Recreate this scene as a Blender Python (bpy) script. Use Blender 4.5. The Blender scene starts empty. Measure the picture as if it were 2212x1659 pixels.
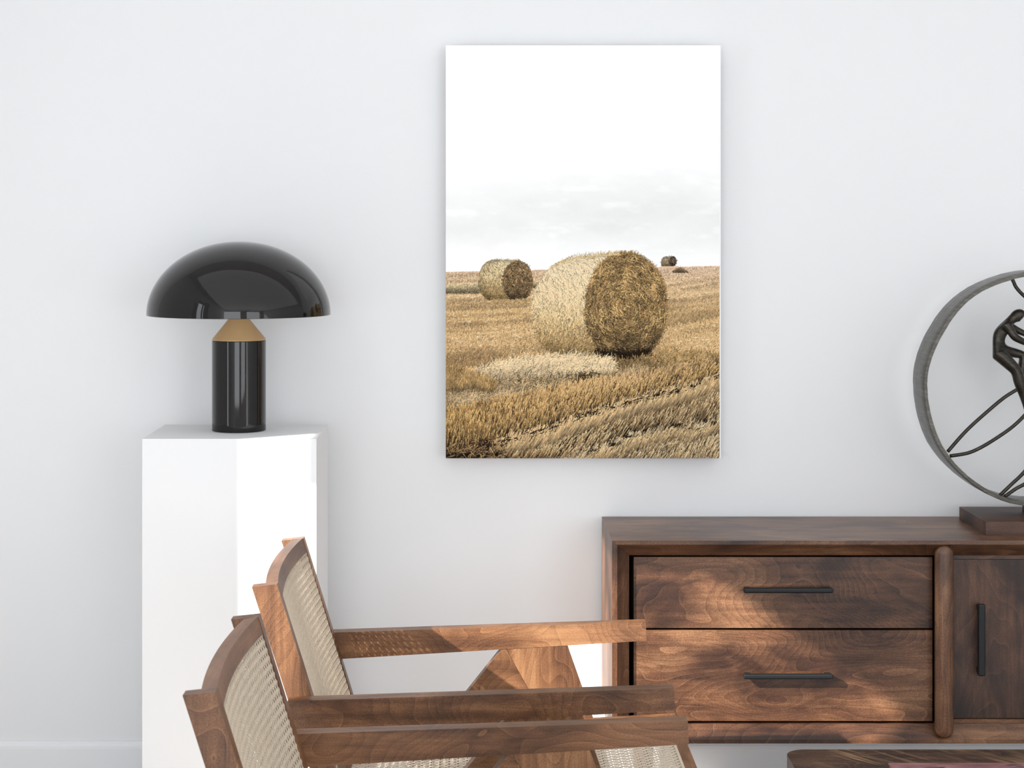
import bpy, bmesh, math, random
import numpy as np
from mathutils import Vector, Matrix

SC = bpy.context.scene
COL = SC.collection
# ------------------------------------------------------------------ camera
EYE = 1.60            # eye height, metres
DIST = 5.40           # camera to back wall
FOC = 4015.0          # focal length in picture pixels (2212 wide)
VX, VY = 1035.0, 500.0
cam_d = bpy.data.cameras.new('camera')
cam = bpy.data.objects.new('camera', cam_d)
COL.objects.link(cam)
cam.location = (0, -DIST, EYE)
cam.rotation_euler = (math.pi / 2, 0, 0)
cam_d.sensor_fit = 'HORIZONTAL'
cam_d.sensor_width = 36.0
cam_d.lens = FOC / 2212 * 36.0
cam_d.shift_x = (1106 - VX) / 2212
cam_d.shift_y = (VY - 829.5) / 2212
cam_d.clip_start = 0.05
cam_d.dof.use_dof = True
cam_d.dof.focus_distance = 4.75
cam_d.dof.aperture_fstop = 13
SC.camera = cam
# ------------------------------------------------------------------ exposure
SC.view_settings.view_transform = 'Standard'
SC.view_settings.look = 'None'
SC.view_settings.gamma = 1.0
SC.view_settings.use_curve_mapping = False
SC.view_settings.exposure = 0.02
# ------------------------------------------------------------------ sky, sun, daylight at the left window, added fill panels
world = bpy.data.worlds.new('sky')
SC.world = world
world.use_nodes = True
bg = world.node_tree.nodes['Background']
bg.inputs['Color'].default_value = (0.86, 0.93, 1.0, 1)
bg.inputs['Strength'].default_value = 0.6

SUN = Vector((1.40, 1.0, -0.98)).normalized()
sd = bpy.data.lights.new('sun', 'SUN')
sd.energy = 10.5
sd.angle = math.radians(0.6)
sd.color = (1.0, 0.965, 0.91)
so = bpy.data.objects.new('sun', sd)
COL.objects.link(so)
so.location = (-6, -6, 5)
so.rotation_euler = SUN.to_track_quat('-Z', 'Y').to_euler()


def area_light(name, loc, aim, sx, sy, power, col=(0.925, 0.962, 1.0)):
    d = bpy.data.lights.new(name, 'AREA')
    d.shape = 'RECTANGLE'
    d.size, d.size_y = sx, sy
    d.energy = power
    d.color = col
    o = bpy.data.objects.new(name, d)
    COL.objects.link(o)
    o.location = loc
    o.rotation_euler = Vector(aim).to_track_quat('-Z', 'Y').to_euler()
    return o


area_light('window_or_fill_light', (-2.08, -1.95, 1.30), (1, 0, 0), 0.30, 1.9, 6.5)
area_light('window_or_fill_light', (-2.08, -2.25, 1.30), (1, 0, 0), 0.06, 1.9, 1.3)
area_light('window_or_fill_light', (-0.9, -7.62, 1.6), (0, 1, 0), 3.2, 2.3, 106)  # fill light added behind the camera to brighten the room
area_light('window_or_fill_light', (2.7, -7.62, 1.6), (0, 1, 0), 2.4, 2.3, 66)  # second added fill, lifting the right side
area_light('ceiling_fill', (1.3, -3.1, 2.93), (0, 0, -1), 6.2, 5.2, 62, (0.96, 0.98, 1.0))  # added overhead fill panel, lifts the wall and upward faces


# ------------------------------------------------------------------ helpers
def k_at(dist):
    return dist / FOC


class Nodes:
    def __init__(self, name):
        self.m = bpy.data.materials.new(name)
        self.m.use_nodes = True
        self.t = self.m.node_tree
        self.bsdf = self.t.nodes['Principled BSDF']

    def n(self, typ, **kw):
        nd = self.t.nodes.new(typ)
        for a, v in kw.items():
            setattr(nd, a, v)
        return nd

    def l(self, a, b):
        self.t.links.new(a, b)

    def val(self, op, a, b=None, c=None, clamp=False):
        nd = self.n('ShaderNodeMath', operation=op, use_clamp=clamp)
        for i, v in enumerate((a, b, c)):
            if v is None:
                continue
            if isinstance(v, (int, float)):
                nd.inputs[i].default_value = v
            else:
                self.l(v, nd.inputs[i])
        return nd.outputs[0]

    def ramp(self, fac, stops, interp='LINEAR'):
        nd = self.n('ShaderNodeValToRGB')
        nd.color_ramp.interpolation = interp
        e = nd.color_ramp.elements
        while len(e) < len(stops):
            e.new(0.5)
        for i, (p, c) in enumerate(stops):
            e[i].position = p
            e[i].color = (*c, 1) if len(c) == 3 else c
        self.l(fac, nd.inputs[0])
        return nd.outputs[0]

    def mix(self, fac, a, b, blend='MIX'):
        nd = self.n('ShaderNodeMix', data_type='RGBA', blend_type=blend)
        for i, v in ((0, fac), (6, a), (7, b)):
            if isinstance(v, (int, float)):
                nd.inputs[i].default_value = v
            elif isinstance(v, tuple):
                nd.inputs[i].default_value = (*v, 1)
            else:
                self.l(v, nd.inputs[i])
        return nd.outputs[2]

    def noise(self, vec, scale, detail=3, rough=0.5, dist=0.0):
        nd = self.n('ShaderNodeTexNoise')
        nd.inputs['Scale'].default_value = scale
        nd.inputs['Detail'].default_value = detail
        nd.inputs['Roughness'].default_value = rough
        nd.inputs['Distortion'].default_value = dist
        self.l(vec, nd.inputs['Vector'])
        return nd.outputs['Fac']

    def scaled(self, vec, s):
        nd = self.n('ShaderNodeVectorMath', operation='MULTIPLY')
        self.l(vec, nd.inputs[0])
        nd.inputs[1].default_value = s
        return nd.outputs[0]

    def coords(self, rnd=7.0):
        tc = self.n('ShaderNodeTexCoord')
        oi = self.n('ShaderNodeObjectInfo')
        cb = self.n('ShaderNodeCombineXYZ')
        r = self.val('MULTIPLY', oi.outputs['Random'], rnd)
        r2 = self.val('MULTIPLY', oi.outputs['Random'], rnd * 2.3)
        self.l(r, cb.inputs[0]); self.l(r2, cb.inputs[1]); self.l(r, cb.inputs[2])
        ad = self.n('ShaderNodeVectorMath', operation='ADD')
        self.l(tc.outputs['Object'], ad.inputs[0]); self.l(cb.outputs[0], ad.inputs[1])
        return ad.outputs[0]

    def bump(self, h, strength=0.2, dist=0.001):
        nd = self.n('ShaderNodeBump')
        nd.inputs['Strength'].default_value = strength
        nd.inputs['Distance'].default_value = dist
        self.l(h, nd.inputs['Height'])
        self.l(nd.outputs[0], self.bsdf.inputs['Normal'])

    def set(self, **kw):
        for a, v in kw.items():
            s = self.bsdf.inputs[a.replace('_', ' ')]
            if isinstance(v, (int, float)):
                s.default_value = v
            elif isinstance(v, tuple):
                s.default_value = (*v, 1)
            else:
                self.l(v, s)
        return self


def plain(name, col, rough=0.5, metal=0.0, spec=0.5, var=0.03, scale=6.0):
    """one-colour paint with a faint mottling"""
    N = Nodes(name)
    v = N.coords()
    f = N.noise(v, scale, 4)
    c = N.mix(f, tuple(x * (1 - var) for x in col), tuple(min(1, x * (1 + var)) for x in col))
    N.set(Base_Color=c, Roughness=rough, Metallic=metal)
    N.bsdf.inputs['Specular IOR Level'].default_value = spec
    return N.m


def wood(name, axis='x', dark=(0.036, 0.014, 0.008), mid=(0.135, 0.058, 0.027), light=(0.31, 0.158, 0.078),
         figure=1.0, rough=0.33, lo=0.30, hi=0.72, rings=11.0, contrast=1.0, fa=1.7, fc=6.0, zebra=0.0):
    """stained timber: blotchy stain, contour-line cathedral figure and fine fibres running along one axis"""
    N = Nodes(name)
    v = N.coords()
    ax = 'xyz'.index(axis)

    def st(along, across):
        s = [across] * 3
        s[ax] = along
        return tuple(s)
    blotch = N.noise(N.scaled(v, st(2.4, 6.0)), 1.0, 4, 0.55, 0.3)
    fig = N.noise(N.scaled(v, st(fa, fc)), 1.0, 1.5, 0.4, 0.15)
    fr = N.val('FRACT', N.val('MULTIPLY', fig, rings * 2))
    line = N.val('POWER', fr, 20.0)              # pale growth-ring edges
    soft = N.val('POWER', N.val('SUBTRACT', 1.0, fr), 2.5)
    patchy = N.noise(N.scaled(v, st(9, 16)), 1.0, 2, 0.5)
    line = N.val('MULTIPLY', line, N.ramp(patchy, [(0.38, (0, 0, 0)), (0.62, (1, 1, 1))]))
    fibre = N.noise(N.scaled(v, st(16, 420)), 1.0, 3, 0.6)
    speck = N.noise(N.scaled(v, st(380, 520)), 1.0, 2, 0.6)
    streak = N.noise(N.scaled(v, st(3, 60)), 1.0, 4, 0.6)
    stain = N.noise(N.scaled(v, st(4.5, 10)), 1.0, 3, 0.55, 0.5)
    t = N.val('ADD', N.val('MULTIPLY', blotch, 0.85), 0.075)
    t = N.val('ADD', t, N.val('MULTIPLY', N.val('SUBTRACT', fibre, 0.5), 0.22))
    t = N.val('ADD', t, N.val('MULTIPLY', N.val('SUBTRACT', streak, 0.5), 0.46))
    t = N.val('ADD', t, N.val('MULTIPLY', N.val('SUBTRACT', speck, 0.5), 0.52))
    t = N.val('ADD', t, N.val('MULTIPLY', soft, -0.075 * figure))
    c = N.ramp(t, [(lo - 0.04, dark), (0.5 * (lo + hi), mid), (hi + 0.04, light)])
    c = N.mix(N.val('MULTIPLY', line, 0.30 * figure), c, tuple(min(1, x * 1.35) for x in light))
    d = N.ramp(stain, [(0.34, (0.34, 0.31, 0.32)), (0.54, (1, 1, 1))])
    c = N.mix(contrast, c, d, 'MULTIPLY')
    if zebra > 0:                                # pale streaks running askew to the board
        vr = N.n('ShaderNodeVectorRotate', rotation_type='Z_AXIS')
        vr.inputs['Angle'].default_value = math.radians(52)
        N.l(v, vr.inputs['Vector'])
        zs = N.noise(N.scaled(vr.outputs[0], (3.0, 46.0, 3.0)), 1.0, 3, 0.55, 0.35)
        where = N.noise(N.scaled(v, (4.0, 2.0, 2.0)), 1.0, 2, 0.5)
        f = N.val('MULTIPLY', N.ramp(zs, [(0.50, (0, 0, 0)), (0.60, (1, 1, 1))]), N.ramp(where, [(0.42, (0, 0, 0)), (0.58, (1, 1, 1))]))
        c = N.mix(N.val('MULTIPLY', f, zebra), c, (0.36, 0.21, 0.105))
    N.set(Base_Color=c, Roughness=N.val('ADD', N.val('MULTIPLY', speck, 0.18), rough - 0.05))
    N.bsdf.inputs['Specular IOR Level'].default_value = 0.5
    N.bump(N.val('ADD', fibre, N.val('MULTIPLY', line, 0.6)), 0.12, 0.0006)
    return N.m


def link(name, bm, mat, parent=None, origin=None, smooth=False, bevel=0.0, seg=2):
    """make ONE mesh object from a bmesh given in world coordinates"""
    if bevel > 0:
        es = [e for e in bm.edges if len(e.link_faces) == 2 and e.calc_face_angle(0) > 0.5]
        bmesh.ops.bevel(bm, geom=es, offset=bevel, segments=seg, profile=0.5, affect='EDGES', clamp_overlap=True)
    bmesh.ops.recalc_face_normals(bm, faces=bm.faces)
    me = bpy.data.meshes.new(name)
    if origin is not None:
        bmesh.ops.translate(bm, verts=bm.verts, vec=-Vector(origin))
    bm.to_mesh(me)
    bm.free()
    if mat:
        me.materials.append(mat)
    if smooth:
        for p in me.polygons:
            p.use_smooth = True
    o = bpy.data.objects.new(name, me)
    COL.objects.link(o)
    if parent is not None:
        o.parent = parent
    elif origin is not None:
        o.location = origin
    return o


def auto_smooth(o, ang=35):
    me = o.data
    for p in me.polygons:
        p.use_smooth = True
    me.set_sharp_from_angle(angle=math.radians(ang))


def box_bm(x0, x1, y0, y1, z0, z1, bm=None):
    bm = bm or bmesh.new()
    v = [bm.verts.new((x, y, z)) for x in (x0, x1) for y in (y0, y1) for z in (z0, z1)]
    for f in ((0, 1, 3, 2), (4, 6, 7, 5), (0, 4, 5, 1), (2, 3, 7, 6), (0, 2, 6, 4), (1, 5, 7, 3)):
        bm.faces.new([v[i] for i in f])
    return bm


def prism_bm(poly, y0, y1, bm=None):
    """polygon in the x-z plane extruded along y"""
    bm = bm or bmesh.new()
    a = [bm.verts.new((x, y0, z)) for x, z in poly]
    b = [bm.verts.new((x, y1, z)) for x, z in poly]
    bm.faces.new(a)
    bm.faces.new(b[::-1])
    n = len(poly)
    for i in range(n):
        bm.faces.new((a[i], b[i], b[(i + 1) % n], a[(i + 1) % n]))
    return bm


def prism_z_bm(poly, z0, z1, bm=None):
    bm = bm or bmesh.new()
    a = [bm.verts.new((x, y, z0)) for x, y in poly]
    b = [bm.verts.new((x, y, z1)) for x, y in poly]
    bm.faces.new(a[::-1])
    bm.faces.new(b)
    n = len(poly)
    for i in range(n):
        bm.faces.new((a[i], a[(i + 1) % n], b[(i + 1) % n], b[i]))
    return bm


def lathe_bm(profile, cx, cy, n=96, bm=None):
    bm = bm or bmesh.new()
    rings = []
    for r, z in profile:
        if r < 1e-6:
            rings.append([bm.verts.new((cx, cy, z))])
        else:
            rings.append([bm.verts.new((cx + r * math.cos(2 * math.pi * i / n), cy + r * math.sin(2 * math.pi * i / n), z)) for i in range(n)])
    for a, b in zip(rings, rings[1:]):
        if len(a) == 1 and len(b) == 1:
            continue
        for i in range(n):
            j = (i + 1) % n
            if len(a) == 1:
                bm.faces.new((a[0], b[i], b[j]))
            elif len(b) == 1:
                bm.faces.new((a[i], a[j], b[0]))
            else:
                bm.faces.new((a[i], a[j], b[j], b[i]))
    return bm


def smooth_path(pts, sub=6):
    P = [Vector(p) for p in pts]
    out = []
    for i in range(len(P) - 1):
        p0, p1, p2, p3 = P[max(i - 1, 0)], P[i], P[i + 1], P[min(i + 2, len(P) - 1)]
        for s in range(sub):
            t = s / sub
            out.append(0.5 * ((2 * p1) + (p2 - p0) * t + (2 * p0 - 5 * p1 + 4 * p2 - p3) * t * t + (3 * p1 - p0 - 3 * p2 + p3) * t ** 3))
    out.append(P[-1])
    return out


def tube_bm(pts, r, n=12, bm=None, taper=None):
    bm = bm or bmesh.new()
    rings = []
    for i, p in enumerate(pts):
        a, b = pts[max(i - 1, 0)], pts[min(i + 1, len(pts) - 1)]
        t = (b - a).normalized()
        u = t.cross(Vector((0, 1, 0)))
        if u.length < 1e-4:
            u = t.cross(Vector((1, 0, 0)))
        u.normalize()
        w = t.cross(u).normalized()
        rr = r if taper is None else r * taper(i / (len(pts) - 1))
        rings.append([bm.verts.new(p + u * rr * math.cos(2 * math.pi * k / n) + w * rr * math.sin(2 * math.pi * k / n)) for k in range(n)])
    for a, b in zip(rings, rings[1:]):
        for i in range(n):
            bm.faces.new((a[i], a[(i + 1) % n], b[(i + 1) % n], b[i]))
    bm.faces.new(rings[0][::-1])
    bm.faces.new(rings[-1])
    return bm


def thing(name, loc, label, cat, group=None):
    o = bpy.data.objects.new(name, None)
    o.empty_display_size = 0.1
    COL.objects.link(o)
    o.location = loc
    tag(o, label, cat, group)
    return o


def tag(o, label, cat, group=None):
    o['label'] = label
    o['category'] = cat
    if group:
        o['group'] = group


def structure(o):
    o['kind'] = 'structure'
    return o


def copy_tree(o, parent=None):
    c = o.copy()
    COL.objects.link(c)
    if parent is not None:
        c.parent = parent
    for ch in list(o.children):
        copy_tree(ch, c)
    return c


# ------------------------------------------------------------------ materials
def wall_paint(name, col, rough=0.7):
    N = Nodes(name)
    v = N.coords(0.0)
    f = N.noise(v, 1.3, 5, 0.6)
    fine = N.noise(v, 260.0, 3, 0.6)
    N.set(Base_Color=N.mix(f, tuple(c * 0.985 for c in col), col), Roughness=rough)
    N.bsdf.inputs['Specular IOR Level'].default_value = 0.25
    N.bump(fine, 0.05, 0.0006)
    return N.m


M_WALL = wall_paint('white_wall_paint', (0.80, 0.805, 0.815))
M_CEIL = wall_paint('ceiling_paint', (0.82, 0.82, 0.82))
M_TRIM = wall_paint('trim_paint', (0.80, 0.805, 0.82), 0.4)
M_PLINTH = wall_paint('plinth_paint', (0.79, 0.795, 0.805), 0.6)
M_FLOOR = wood('pale_floor_boards', 'x', (0.55, 0.52, 0.49), (0.66, 0.63, 0.59), (0.74, 0.71, 0.67), 0.3, 0.5)
W_X = wood('walnut_stain_along_x', 'x')
W_Z = wood('walnut_stain_along_z', 'z')
W_Y = wood('walnut_stain_along_y', 'y')
W_FRONT = wood('walnut_stain_drawer_front', 'x', figure=1.3, rings=17.0, fa=2.0)
W_DOOR = wood('walnut_stain_dark_door', 'z', (0.02, 0.009, 0.006), (0.075, 0.032, 0.018), (0.19, 0.09, 0.048), 0.9, 0.45)
W_CH_X = wood('teak_along_x', 'x', (0.060, 0.024, 0.011), (0.190, 0.084, 0.037), (0.37, 0.190, 0.088), 1.2, 0.36, contrast=0.8, fa=3.6, fc=5.0, rings=13)
W_CH_Y = wood('teak_along_y', 'y', (0.080, 0.034, 0.017), (0.200, 0.094, 0.047), (0.36, 0.19, 0.095), 0.6, 0.40, contrast=0.5)
W_CH_Z = wood('teak_along_z', 'z', (0.070, 0.028, 0.013), (0.205, 0.093, 0.042), (0.40, 0.21, 0.098), 1.2, 0.36, contrast=0.6, fa=3.0, fc=6.0, rings=13)
W_TABLE = wood('zebra_figured_table_wood', 'x', (0.010, 0.005, 0.003), (0.050, 0.022, 0.012), (0.22, 0.115, 0.055), 1.6, 0.45, rings=18.0, fa=3.0, fc=6.0, zebra=0.85)
W_TABLE.node_tree.nodes['Principled BSDF'].inputs['Specular IOR Level'].default_value = 0.3
W_BASE = wood('sculpture_base_wood', 'x', (0.02, 0.010, 0.007), (0.075, 0.032, 0.018), (0.17, 0.08, 0.04), 0.6, 0.45)
M_BLACK = plain('black_lacquer', (0.006, 0.0045, 0.004), 0.04, 0.0, 0.42)
M_BRASS = plain('satin_brass', (0.66, 0.43, 0.215), 0.40, 0.45, 0.5, 0.05, 40)
M_INNER = plain('white_enamel', (0.8, 0.8, 0.78), 0.4)
M_HANDLE = plain('black_steel', (0.012, 0.013, 0.015), 0.42, 0.4)
M_GAP = plain('dark_recess', (0.012, 0.007, 0.005), 0.8)
M_CANE = plain('woven_cane', (0.66, 0.565, 0.45), 0.5, 0, 0.4, 0.18, 90)
M_BIND = plain('pale_cane_binding', (0.60, 0.52, 0.42), 0.5, 0, 0.4, 0.08, 60)
M_CANVAS = plain('white_canvas', (0.90, 0.90, 0.90), 0.75, 0, 0.2, 0.01)
M_PAGES = plain('book_pages', (0.75, 0.72, 0.66), 0.7)


def bronze(c0=(0.012, 0.010, 0.0075), c1=(0.040, 0.034, 0.025), c2=(0.10, 0.09, 0.075), name='dark_patinated_bronze'):
    N = Nodes(name)
    v = N.coords()
    f = N.noise(N.scaled(v, (30, 30, 30)), 1.0, 4, 0.6)
    br = N.noise(N.scaled(v, (60, 14, 200)), 1.0, 3, 0.6, 0.4)
    c = N.mix(f, c0, c1)
    c = N.mix(N.val('MULTIPLY', N.val('POWER', br, 3.0), 1.2, clamp=True), c, c2)
    N.set(Base_Color=c, Roughness=N.val('ADD', N.val('MULTIPLY', f, 0.25), 0.22), Metallic=0.6)
    N.bump(br, 0.25, 0.0015)
    return N.m


M_BRONZE = bronze()
M_RING = bronze((0.030, 0.027, 0.021), (0.075, 0.068, 0.055), (0.22, 0.215, 0.20), 'brushed_grey_bronze')


def book_cover():
    N = Nodes('dusky_red_cover')
    v = N.coords(0)
    f = N.noise(N.scaled(v, (8, 20, 8)), 1.0, 5, 0.65, 0.6)
    g = N.noise(N.scaled(v, (14, 30, 14)), 1.0, 2, 0.5)
    c = N.ramp(f, [(0.3, (0.10, 0.035, 0.04)), (0.5, (0.25, 0.10, 0.105)), (0.7, (0.36, 0.17, 0.165))])
    c = N.mix(N.ramp(g, [(0.63, (0, 0, 0)), (0.70, (1, 1, 1))]), c, (0.04, 0.02, 0.025))
    N.set(Base_Color=c, Roughness=0.45)
    return N.m


M_COVER = book_cover()

# ------------------------------------------------------------------ the room
XL, XR, YF, ZC = -2.0, 4.6, -7.5, 2.95
structure(link('wall_back', box_bm(XL - 0.2, XR + 0.2, 0.0, 0.2, -0.1, ZC + 0.1), M_WALL))
structure(link('floor', box_bm(XL - 0.2, XR + 0.2, YF - 0.2, 0.2, -0.12, 0.0), M_FLOOR))
# left wall, tall window; stepped, raked head invented to cut the sun patches
bm = bmesh.new()
T = 0.03
SILL = 0.30
WA, WB = -1.4735, -2.66            # window jambs
SUN_STEPS = [(WA, 2.160, -1.612, 2.160), (-1.612, 2.025, -1.708, 2.10), (-1.708, 2.39, -2.12, 2.39), (-2.12, 2.375, -2.293, 2.53), (-2.293, 2.53, WB, 2.53)]
box_bm(XL - T, XL, WA, 0.2, 0, ZC, bm)
box_bm(XL - T, XL, YF - 0.2, WB, 0, ZC, bm)
box_bm(XL - T, XL, WB, WA, 0, SILL, bm)
for ya_, ha, yb_, hb in SUN_STEPS:
    a = [bm.verts.new((XL - T, y, z)) for y, z in ((ya_, ha), (ya_, ZC), (yb_, ZC), (yb_, hb))]
    b = [bm.verts.new((XL, y, z)) for y, z in ((ya_, ha), (ya_, ZC), (yb_, ZC), (yb_, hb))]
    bm.faces.new(a); bm.faces.new(b[::-1])
    for q in range(4):
        bm.faces.new((a[q], b[q], b[(q + 1) % 4], a[(q + 1) % 4]))
structure(link('wall_left', bm, M_WALL))
structure(link('wall_right', box_bm(XR, XR + 0.15, YF - 0.2, 0.2, 0, ZC), M_WALL))
# front wall behind the camera with two wide openings for the added fill
bm = bmesh.new()
Z0, Z1 = 0.45, 2.75
xs = [XL - 0.2, -2.7, 0.5, 1.5, 3.9, XR + 0.2]
box_bm(xs[0], xs[-1], YF - 0.1, YF, 0, Z0, bm)
box_bm(xs[0], xs[-1], YF - 0.1, YF, Z1, ZC, bm)
for a, b in ((0.5, 1.5), (3.9, XR + 0.2)):
    box_bm(a, b, YF - 0.1, YF, Z0, Z1, bm)
structure(link('wall_front', bm, M_WALL))
structure(link('ceiling', box_bm(XL - 0.2, XR + 0.2, YF - 0.2, 0.2, ZC, ZC + 0.1), M_CEIL))
# baseboard along the back wall: rounded top edge
prof = [(0, 0), (-0.014, 0), (-0.014, 0.100), (-0.013, 0.108), (-0.010, 0.115), (-0.006, 0.120), (0, 0.122)]
bm = bmesh.new()
a = [bm.verts.new((XL, y, z)) for y, z in prof]
b = [bm.verts.new((XR, y, z)) for y, z in prof]
for i in range(len(prof) - 1):
    bm.faces.new((a[i], a[i + 1], b[i + 1], b[i]))
bm.faces.new(a); bm.faces.new(b[::-1])
structure(link('baseboard_back', bm, M_TRIM))

# ------------------------------------------------------------------ plinth
SP = 0.98
PX0, PX1, PY0, PY1, PH = -0.908 * SP, -0.4385 * SP, 5.009 * SP - DIST, -DIST + 5.38 * SP, EYE - 0.559 * SP
pl = link('plinth', box_bm(PX0, PX1, PY0, PY1, 0, PH), M_PLINTH, None, (-0.66, -0.31, 0), bevel=0.0012, seg=1)
tag(pl, 'tall white square plinth carrying the black mushroom lamp', 'plinth')

# ------------------------------------------------------------------ table lamp
LX, LY = -0.675 * SP, 5.2235 * SP - DIST
lamp = thing('table_lamp', (LX, LY, PH), 'glossy black dome table lamp with brass cone on white plinth', 'lamp')
R0 = 0.0755 * SP
LZ = lambda z: EYE - (EYE - z) * SP
ZT = LZ(1.295)
link('base', lathe_bm([(0, PH + 0.0002), (R0 - 0.002, PH + 0.0002), (R0, PH + 0.002), (R0, ZT - 0.0015), (R0 - 0.0012, ZT), (0, ZT)], LX, LY), M_BLACK, lamp, (LX, LY, PH))
auto_smooth(lamp.children[-1])
o = link('cone', lathe_bm([(0, ZT + .0002), (R0 - 0.0012, ZT + .0002), (R0 - 0.0004, ZT + .002), (R0 - 0.002, ZT + .005), (0.013, LZ(1.3735)), (0.010, LZ(1.377)), (0.010, LZ(1.50)), (0.0, LZ(1.50))], LX, LY), M_BRASS, lamp, (LX, LY, PH))
o['label'] = 'satin brass cone'
auto_smooth(o)
RS, ZR, HS = 0.257 * SP, LZ(1.3655), 0.2065 * SP
prof = []
for i in range(41):
    t = math.pi / 2 * i / 40
    c_, s_ = math.cos(t), math.sin(t)
    prof.append((RS * c_ ** 0.97 if c_ > 1e-6 else 0, ZR + 0.004 + (HS - 0.004) * s_ ** 1.05))
inner = [(max(r - 0.004 * (r / RS), 0), z - 0.004) for r, z in prof][::-1]
o = link('lamp_shade', lathe_bm([(RS - 0.0015, ZR), (RS, ZR + 0.001)] + prof, LX, LY, 160), M_BLACK, lamp, (LX, LY, PH))
auto_smooth(o, 50)
o2 = link('shade_lining', lathe_bm(inner[:-1] + [(RS - 0.004, ZR + 0.0005), (RS - 0.0015, ZR)], LX, LY, 160), M_INNER, o, (LX, LY, PH))
o2['label'] = 'white inside of the shade'
auto_smooth(o2, 50)

# ------------------------------------------------------------------ sideboard
SX0, SX1, SYF, SYB, SZ0, SZ1 = 0.355, 2.131, -0.438, -0.020, 0.233, 0.7746
sb = thing('sideboard', (1.243, -0.23, 0), 'walnut-stained sideboard with black bar handles against the wall', 'sideboard')
SO = (1.243, -0.23, 0)
TE, TB, BV, DD = 0.0136, 0.0105, 0.0345, 0.035     # front edge widths, bevel inset, bevel depth


def frame_side(p_out, q_out, p_in, q_in, name, mat):
    """mitred board of the case: outer faces, thin front edge, sloping inner chamfer (p, q are x-z corner pairs)"""
    (ax, az), (bx, bz) = p_out, q_out
    (cx, cz), (dx, dz) = p_in, q_in
    def inset(p, q, s):
        return (p[0] + (q[0] - p[0]) * s, p[1] + (q[1] - p[1]) * s)
    bm = bmesh.new()
    rows = []
    for (o_, i_) in ((p_out, p_in), (q_out, q_in)):
        e = (o_[0] + (TE if i_[0] > o_[0] else -TE), o_[1] + (TB if i_[1] > o_[1] else -TB))
        row = [(o_[0], SYB, o_[1]), (o_[0], SYF, o_[1]), (e[0], SYF, e[1]), (i_[0], SYF + DD, i_[1]), (i_[0], SYB, i_[1])]
        rows.append([bm.verts.new(v) for v in row])
    a, b = rows
    for i in range(5):
        j = (i + 1) % 5
        bm.faces.new((a[i], a[j], b[j], b[i]))
    bm.faces.new(a[::-1]); bm.faces.new(b)
    return link(name, bm, mat, sb, SO)


IX0, IX1 = SX0 + TE + BV, SX1 - TE - BV
IZ0, IZ1 = SZ0 + TB + 0.033, SZ1 - TB - BV
frame_side((SX0, SZ1), (SX1, SZ1), (IX0, IZ1), (IX1, IZ1), 'top_panel', W_X)
frame_side((SX0, SZ0), (SX1, SZ0), (IX0, IZ0), (IX1, IZ0), 'bottom_panel', W_X)
frame_side((SX0, SZ0), (SX0, SZ1), (IX0, IZ0), (IX0, IZ1), 'side_panel', W_Z)
frame_side((SX1, SZ0), (SX1, SZ1), (IX1, IZ0), (IX1, IZ1), 'side_panel', W_Z)
link('back_panel', box_bm(IX0, IX1, -0.06, SYB - 0.001, IZ0, IZ1), M_GAP, sb, SO)
YD = SYF + DD + 0.004             # face of the drawers
KD = k_at(DIST + YD)


def fx(px):
    return (px - VX) * KD


def fz(py):
    return EYE - (py - VY) * KD


def bar_handle(x0, x1, z0, z1, parent, vertical=False):
    """black bar pull standing off the front on two short feet"""
    bm = box_bm(x0, x1, YD - 0.034, YD - 0.018, z0, z1)
    es = [e for e in bm.edges]
    bmesh.ops.bevel(bm, geom=es, offset=0.004, segments=3, profile=0.5, affect='EDGES', clamp_overlap=True)
    if vertical:
        for zc in (z0 + 0.012, z1 - 0.012):
            box_bm(x0 + 0.003, x1 - 0.003, YD - 0.022, YD, zc - 0.007, zc + 0.007, bm)
    else:
        for xc in (x0 + 0.012, x1 - 0.012):
            box_bm(xc - 0.007, xc + 0.007, YD - 0.022, YD, z0 + 0.002, z1 - 0.002, bm)
    h = link('handle', bm, M_HANDLE, parent, SO)
    h['label'] = 'black bar handle'
    return h


for y_top, y_bot, hy0, hy1 in ((1203.5, 1356.5, 1271.0, 1282.0), (1361.5, 1557.5, 1457.0, 1468.0)):
    d = link('drawer', box_bm(fx(1369), fx(2014), YD, YD + 0.30, fz(y_bot), fz(y_top)), W_FRONT, sb, SO, bevel=0.0012, seg=2)
    kh = k_at(DIST + YD - 0.034)
    bar_handle((1607 - VX) * kh, (1800.5 - VX) * kh, EYE - (hy1 - VY) * kh, EYE - (hy0 - VY) * kh, d)
# upright between the bays: a rounded batten standing over the chamfer
PCX, PR = 1.2427, 0.0252
z_a, z_b = 0.2475, 0.7605
bm = bmesh.new()
prof = []
for i in range(9):
    t = math.pi / 2 * i / 8
    prof.append((PR * math.sin(t), z_a + PR * 0.85 * (1 - math.cos(t))))
for i in range(9):
    t = math.pi / 2 * i / 8
    prof.append((PR * math.cos(t), z_b - PR * 0.85 + PR * 0.85 * math.sin(t)))
prof[0] = (0, z_a); prof[-1] = (0, z_b)
lathe_bm(prof, 0, 0, 40, bm)
for v in bm.verts:
    v.co.y *= 0.62
bmesh.ops.translate(bm, verts=bm.verts, vec=(PCX, SYF + 0.006, 0))
o = link('upright', bm, W_Z, sb, SO)
auto_smooth(o, 60)
link('divider_panel', box_bm(PCX - 0.012, PCX + 0.012, SYF + 0.020, -0.06, IZ0, IZ1), M_GAP, sb, SO)
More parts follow.
